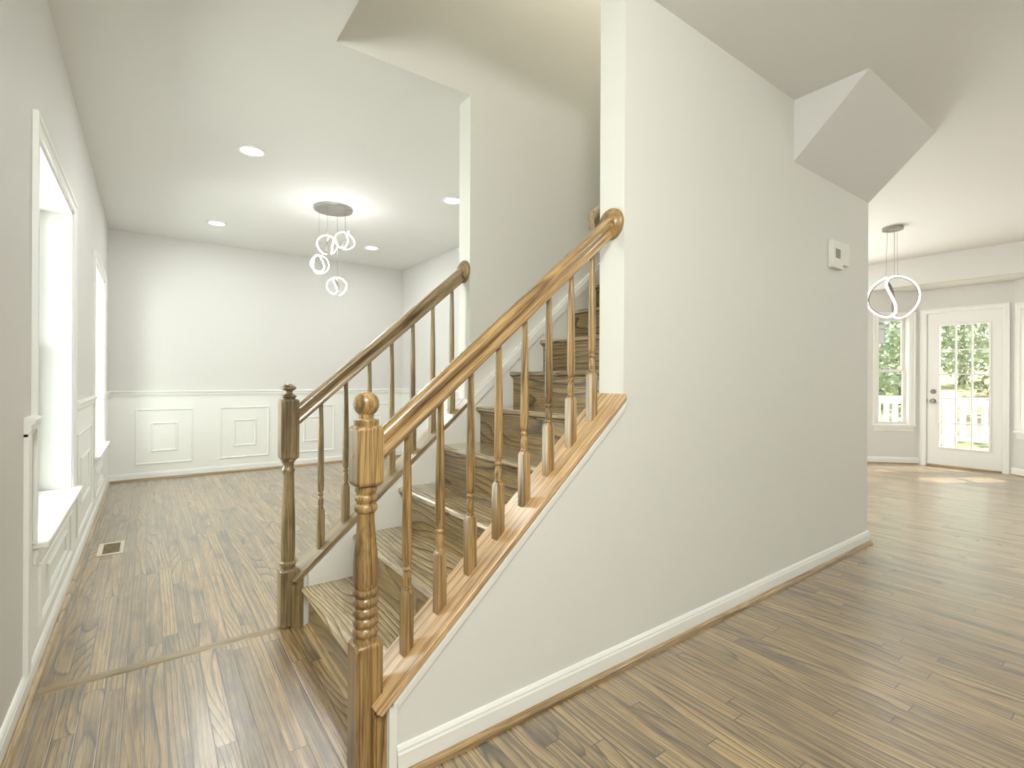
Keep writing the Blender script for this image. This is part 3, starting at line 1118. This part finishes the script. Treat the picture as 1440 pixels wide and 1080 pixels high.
obj('plug', MB().lathe(YCN - 0.002, 0.912, [(0.0, XNW - 0.0425), (0.005, XNW - 0.042), (0.0055, XNW - 0.0385)], 12, 'x'), 'oak_cap', near_newel)

# far railing (mushroom finial)
YCF = (YF + YF2) / 2
XNF = 0.520
zz_ = lambda v: 1.13 - (v - 534.8) * 0.00327
capf = [(0.0005, 1.107), (0.012, 1.105), (0.024, 1.098), (0.0325, 1.088), (0.0335, 1.083), (0.028, 1.079), (0.018, 1.074), (0.0165, 1.064), (0.020, 1.058), (0.030, 1.054), (0.034, 1.050), (0.034, 1.045), (0.028, 1.041), (0.028, 1.034)]
shf = [(0.026, 0.770), (0.034, 0.762), (0.034, 0.755), (0.026, 0.748), (0.0235, 0.735), (0.0235, 0.722), (0.0285, 0.716), (0.0290, 0.706), (0.0250, 0.700), (0.0245, 0.690),
       (0.0262, 0.62), (0.0290, 0.52), (0.0305, 0.42), (0.0300, 0.33), (0.0290, 0.300), (0.0290, 0.297), (0.0365, 0.290), (0.0370, 0.281), (0.0300, 0.272), (0.0300, 0.255)]
railing('greyish oak stair railing on the dining room side with a mushroom-topped newel post', YCF, (YF - 0.012, YF2 + 0.014, YF, YF2), XNF,
        [list(reversed(capf)), list(reversed(shf))],
        [(0.0385, 0.762, 1.036, 0.012), (0.0385, -0.0, 0.262, 0.014)],
        FCAPZ, 0.872, [0.664 + 0.1177 * q for q in range(7)], lambda x: 0.922 + 0.875 * (x - 0.566), 0.872, XF,
        ('oak_z_grey', 'oak_slope_grey', 'oak_slope_grey'), 0.672, (0.535, XKF))

# wall handrail inside the stairwell
wr = thing('wall_handrail', 'short visible end of the oak wall handrail behind the near wall corner', 'handrail', (1.56, YN2 + 0.07, 1.82))
obj('rail', handrail_mb(1.552, 3.9, lambda x: 1.785 + SLOPE * (x - 1.552), YN2 + 0.075, SLOPE, 0.85), 'oak_slope_grey', wr, smooth=True)
for xb_ in (1.85, 2.9, 3.7):
    zb_ = 1.785 + SLOPE * (xb_ - 1.552)
    obj('bracket', MB().tube([(xb_, YN2, zb_ - 0.06), (xb_, YN2 + 0.045, zb_ - 0.06), (xb_, YN2 + 0.07, zb_ - 0.035), (xb_, YN2 + 0.075, zb_ + 0.004)], 0.006), 'dark_metal', wr)

# ------------------------------------------------------------------ small fittings
th = thing('thermostat', 'white wall thermostat with a small grey screen on the big hall wall', 'thermostat', (3.50, YN, 1.92))
obj('body', MB().box(3.40, 3.555, YN - 0.028, YN, 1.835, 2.005), 'white_plastic', th, bevel=0.004)
obj('side_cover', MB().box(3.555, 3.665, YN - 0.024, YN, 1.868, 2.012), 'white_plastic', th, bevel=0.006)
obj('screen', MB().box(3.44, 3.508, YN - 0.0295, YN - 0.027, 1.897, 1.955), 'screen', th)

vt = thing('floor_register', 'cream metal floor register near the left wall of the dining room', 'vent', (-0.19, 4.21, 0))
fv = MB()
a0, a1, b0, b1 = -0.262, -0.128, 4.065, 4.350
for q in ((a0, a1, b0, b0 + 0.022), (a0, a1, b1 - 0.022, b1), (a0, a0 + 0.026, b0 + 0.022, b1 - 0.022), (a1 - 0.020, a1, b0 + 0.022, b1 - 0.022)):
    fv.box(q[0], q[1], q[2], q[3], 0.0, 0.005)
obj('frame', fv, 'register', vt)
obj('damper', MB().box(a0 + 0.026, a1 - 0.020, b0 + 0.022, b1 - 0.022, 0.0, 0.0012), 'register_dark', vt)
lv = MB()
for q in range(15):
    yy = b0 + 0.032 + q * 0.0158
    lv.box(a0 + 0.026, a1 - 0.020, yy, yy + 0.004, 0.0012, 0.004)
obj('louvers', lv, 'oak_slope_grey', vt)

# recessed ceiling lights
CANS = [((0.577, 3.88), 'recessed ceiling light, nearest one at the left'), ((0.56, 5.90), 'recessed ceiling light at the left near the back wall'),
        ((2.18, 5.87), 'recessed ceiling light right of the cluster pendant near the back wall'),
        ((2.175, 3.88), 'recessed ceiling light partly beside the stairwell wall edge')]
for (x, y), lb in CANS:
    r_ = thing('recessed_light', lb, 'ceiling light', (x, y, ZC), group='recessed lights in the dining room ceiling')
    ringp = [(0.070, ZC - 0.001), (0.072, ZC - 0.006), (0.090, ZC - 0.005), (0.092, ZC)]
    v, f, seg = [], [], 32
    for rr_, z_ in ringp:
        for q in range(seg):
            v.append((x + rr_ * math.cos(2 * PI * q / seg), y + rr_ * math.sin(2 * PI * q / seg), z_))
    for i in range(3):
        for q in range(seg):
            q2 = (q + 1) % seg
            f.append((i * seg + q, i * seg + q2, (i + 1) * seg + q2, (i + 1) * seg + q))
    obj('trim_ring', MB().add(v, f), 'trim', r_, smooth=True)
    obj('lens', MB().lathe(x, y, [(0.071, ZC - 0.004), (0.071, ZC - 0.001)], 32), 'can', r_)
    ld = bpy.data.lights.new('can_light', 'AREA')
    ld.shape = 'DISK'
    ld.size = 0.12
    ld.energy = P_CAN
    ld.color = (0.97, 1.0, 0.97)
    lo = bpy.data.objects.new('can_light', ld)
    lo.location = (x, y, ZC - 0.012)
    COL.objects.link(lo)
    lo.parent = r_
    lo.matrix_parent_inverse = Matrix.Translation((-x, -y, -ZC))

# looping led pendants
KEY = [(-0.29, 0.90, 0.32), (-0.62, 0.66, 0.40), (-0.93, 0.22, 0.28), (-0.93, -0.32, 0.16), (-0.62, -0.74, 0.26), (-0.22, -0.92, 0.34), (0.07, -0.80, 0.60),
       (0.08, -0.42, 0.90), (-0.10, 0.05, 1.0), (-0.24, 0.45, 0.86), (-0.18, 0.80, 0.56), (0.10, 0.95, 0.30), (0.52, 0.80, 0.28), (0.90, 0.35, 0.26), (0.93, -0.22, 0.28),
       (0.70, -0.68, 0.20), (0.42, -0.90, 0.02), (0.10, -0.86, -0.50), (-0.02, -0.40, -0.92), (0.02, 0.15, -0.99), (-0.10, 0.65, -0.74), (-0.24, 0.90, -0.30)]


def loop_points(n=150):
    P_ = [V(p).normalized() for p in KEY]
    N = len(P_)
    out = []
    for i in range(n):
        t = i / n * N
        k_ = int(t)
        u = t - k_
        p0, p1, p2, p3 = (P_[(k_ + d) % N] for d in (-1, 0, 1, 2))
        q = 0.5 * ((2 * p1) + (-p0 + p2) * u + (2 * p0 - 5 * p1 + 4 * p2 - p3) * u * u + (-p0 + 3 * p1 - 3 * p2 + p3) * u ** 3)
        out.append(q.normalized())
    return out


LP = loop_points()
# viewing-independent local frame: a = along r0, b = up, c = towards -fwd


def loop_mb(center, R_, squash, spin, width, thick, r_in):
    """closed ribbon lying on an ellipsoid; r_in = radial offset of its inner face"""
    ca, sa = math.cos(spin), math.sin(spin)
    pts = []
    for p in LP:
        a, b_, c_ = p
        a2, c2 = a * ca + c_ * sa, -a * sa + c_ * ca
        w_ = r0 * a2 + V((0, 0, 1)) * b_ * squash - fwd * c2
        pts.append(w_)
    n = len(pts)
    v, f = [], []
    for i in range(n):
        p = pts[i]
        t = (pts[(i + 1) % n] - pts[i - 1]).normalized()
        nr = p.normalized()
        nr = (nr - t * nr.dot(t)).normalized()
        s_ = t.cross(nr)
        for o, h in ((r_in, -width / 2), (r_in, width / 2), (r_in + thick, width / 2), (r_in + thick, -width / 2)):
            v.append(center + p * R_ + nr * o + s_ * h)
    for i in range(n):
        j = (i + 1) % n
        for q in range(4):
            q2 = (q + 1) % 4
            f.append((i * 4 + q, i * 4 + q2, j * 4 + q2, j * 4 + q))
    return MB().add(v, f)


def loop_top(center, R_, squash):
    return center + V((0, 0, R_ * squash))


# cluster pendant in the dining room
cp = thing('cluster_pendant', 'round nickel canopy pendant with four glowing looped balls hanging at staggered heights', 'pendant light', (1.385, 4.72, ZC))
obj('canopy', MB().lathe(1.385, 4.72, [(0.150, ZC - 0.030), (0.168, ZC - 0.027), (0.172, ZC - 0.020), (0.172, ZC)], 48), 'nickel', cp, smooth=True)


for (wx, wy), zc_, sp_ in (((1.264, 4.756), 2.185, 0.9), ((1.295, 4.60), 2.335, 2.3), ((1.431, 4.751), 2.000, 0.2), ((1.457, 4.60), 2.405, 3.7)):
    ctr = V((wx, wy, zc_))
    rb = obj('pendant_ball', loop_mb(ctr, 0.088, 0.92, sp_, 0.0085, 0.005, 0.0), 'led_small', cp)
    obj('inner_band', loop_mb(ctr, 0.088, 0.92, sp_, 0.011, 0.004, -0.005), 'nickel', rb)
    obj('wire', MB().tube([(wx, wy, ZC - 0.028), (wx, wy, zc_ + 0.078)], 0.0013, 6), 'dark_metal', cp)

# large looped pendant in the breakfast area
bp_ = thing('loop_pendant', 'large glowing looped ribbon pendant hanging before the bay door', 'pendant light', (6.2, 1.82, ZC))
obj('canopy', MB().lathe(6.2, 1.82, [(0.082, ZC - 0.032), (0.090, ZC - 0.029), (0.092, ZC)], 36), 'dark_metal', bp_, smooth=True)
ctr = V((6.2, 1.815, 1.992))
bl = obj('led_loop', loop_mb(ctr, 0.216, 1.0, -0.656, 0.020, 0.010, 0.0), 'led', bp_)
obj('inner_band', loop_mb(ctr, 0.216, 1.0, -0.656, 0.022, 0.012, -0.012), 'nickel', bl)
for q, (dx_, hz) in enumerate(((-0.07, 0.19), (0.02, 0.20), (0.055, 0.195))):
    p_ = V((6.2, 1.82, 0)) + r0 * dx_
    obj('wire', MB().tube([(6.2 + r0.x * dx_ * 0.8, 1.82 + r0.y * dx_ * 0.8, ZC - 0.03), (p_.x, p_.y, ctr.z + hz)], 0.0016 if q != 1 else 0.0026, 6), 'dark_metal', bp_)

# ------------------------------------------------------------------ outside: deck, railing, lawn, trees
dk = MB()
for q in range(20):
    dk.box(XD + 0.14 + q * 0.14, XD + 0.27 + q * 0.14, -3.5, 7.5, -0.10, -0.03)
tag(obj('deck', dk, 'deck'), 'pale board deck outside the glazed door', 'deck')
rl = thing('deck_railing', 'white deck railing with square balusters outside the door', 'railing', (11.1, 2, -0.03))
XR = 11.1
obj('top_rail', MB().box(XR - 0.06, XR + 0.06, -3.5, 7.5, 0.80, 0.86).box(XR - 0.025, XR + 0.025, -3.5, 7.5, 0.72, 0.80), 'vinyl', rl)
obj('bottom_rail', MB().box(XR - 0.025, XR + 0.025, -3.5, 7.5, 0.12, 0.20), 'vinyl', rl)
for y in (-3.2, -1.3, 0.6, 2.45, 4.4, 6.3):
    obj('post', MB().box(XR - 0.07, XR + 0.07, y - 0.07, y + 0.07, -0.03, 0.94).box(XR - 0.085, XR + 0.085, y - 0.085, y + 0.085, 0.94, 0.97), 'vinyl', rl)
bal0 = None
y = -3.0
while y < 6.2:
    if min(abs(y - q) for q in (-3.2, -1.3, 0.6, 2.45, 4.4, 6.3)) > 0.09:
        if bal0 is None:
            bal0 = obj('baluster', MB().box(-0.03, 0.03, -0.035, 0.035, 0.20, 0.72), 'vinyl', rl)
            bal0.location = (XR, y, 0)
        else:
            copy_baluster(bal0, (XR, y, 0), rl)
    y += 0.135

g_ = MB()
v, f = [], []
NXg, NYg = 30, 30
for i in range(NXg + 1):
    x = XD + 0.2 + (70 - XD) * (i / NXg) ** 1.5
    for j in range(NYg + 1):
        y = -40 + 90 * j / NYg
        zg = -1.3 + 3.6 * (max(0, x - 12) / 45) + 0.12 * math.sin(x * 0.6 + y * 0.4)
        v.append((x, y, zg))
for i in range(NXg):
    for j in range(NYg):
        a = i * (NYg + 1) + j
        f.append((a, a + 1, a + NYg + 2, a + NYg + 1))
tag(obj('lawn', MB().add(v, f), 'lawn', smooth=True), 'sloping ground with grass and leaf litter beyond the deck', 'ground', kind='stuff')


def tree(x, y, h, cr_, leafm, label):
    z0 = -1.3 + 3.6 * (max(0, x - 12) / 45)
    root = thing('tree', label, 'tree', (x, y, z0), group='trees beyond the deck')
    obj('trunk', MB().lathe(x, y, [(0.20, z0 - 0.2), (0.16, z0 + 1.0), (0.12, z0 + h * 0.5), (0.04, z0 + h * 0.85)], 10), 'bark', root)
    rnd = random.Random(int(x * 10 + y * 7))
    v, f = [], []
    blobs = [(V((x + rnd.uniform(-1, 1) * cr_ * 0.6, y + rnd.uniform(-1, 1) * cr_ * 0.7, z0 + h * rnd.uniform(0.12, 0.95))), cr_ * rnd.uniform(0.4, 0.65)) for _ in range(11)]
    for q in range(1500):
        c_, rr_ = rnd.choice(blobs)
        d = V((rnd.gauss(0, 1), rnd.gauss(0, 1), rnd.gauss(0, 1))).normalized()
        p = c_ + d * rr_ * rnd.uniform(0.75, 1.0)
        a = V((rnd.gauss(0, 1), rnd.gauss(0, 1), rnd.gauss(0, 1))).normalized()
        b_ = a.orthogonal().normalized()
        s_ = rnd.uniform(0.10, 0.20)
        i0 = len(v)
        v += [p - a * s_, p + b_ * s_ * 0.6, p + a * s_, p - b_ * s_ * 0.6]
        f.append((i0, i0 + 1, i0 + 2, i0 + 3))
    obj('crown', MB().add(v, f), leafm, root)


TREES = [(23, 10.2), (22, 5.4), (22.5, -0.8), (28, 7.8), (28, 2.2), (28, 13.9), (33, 5.2), (33.5, 10.4), (33, 0.5), (34, 15.8), (39, 8.0), (39, 13.2), (39, 2.8)]
for q, (x, y) in enumerate(TREES):
    far_ = 'far' if x > 29 else 'nearer'
    tree(x, y, 6.5 + (q * 37 % 5) * 0.6, 2.1 + (q * 13 % 4) * 0.15, 'leaf' if q % 2 else 'leaf2',
         'leafy green tree seen through the door and bay windows beyond the deck')
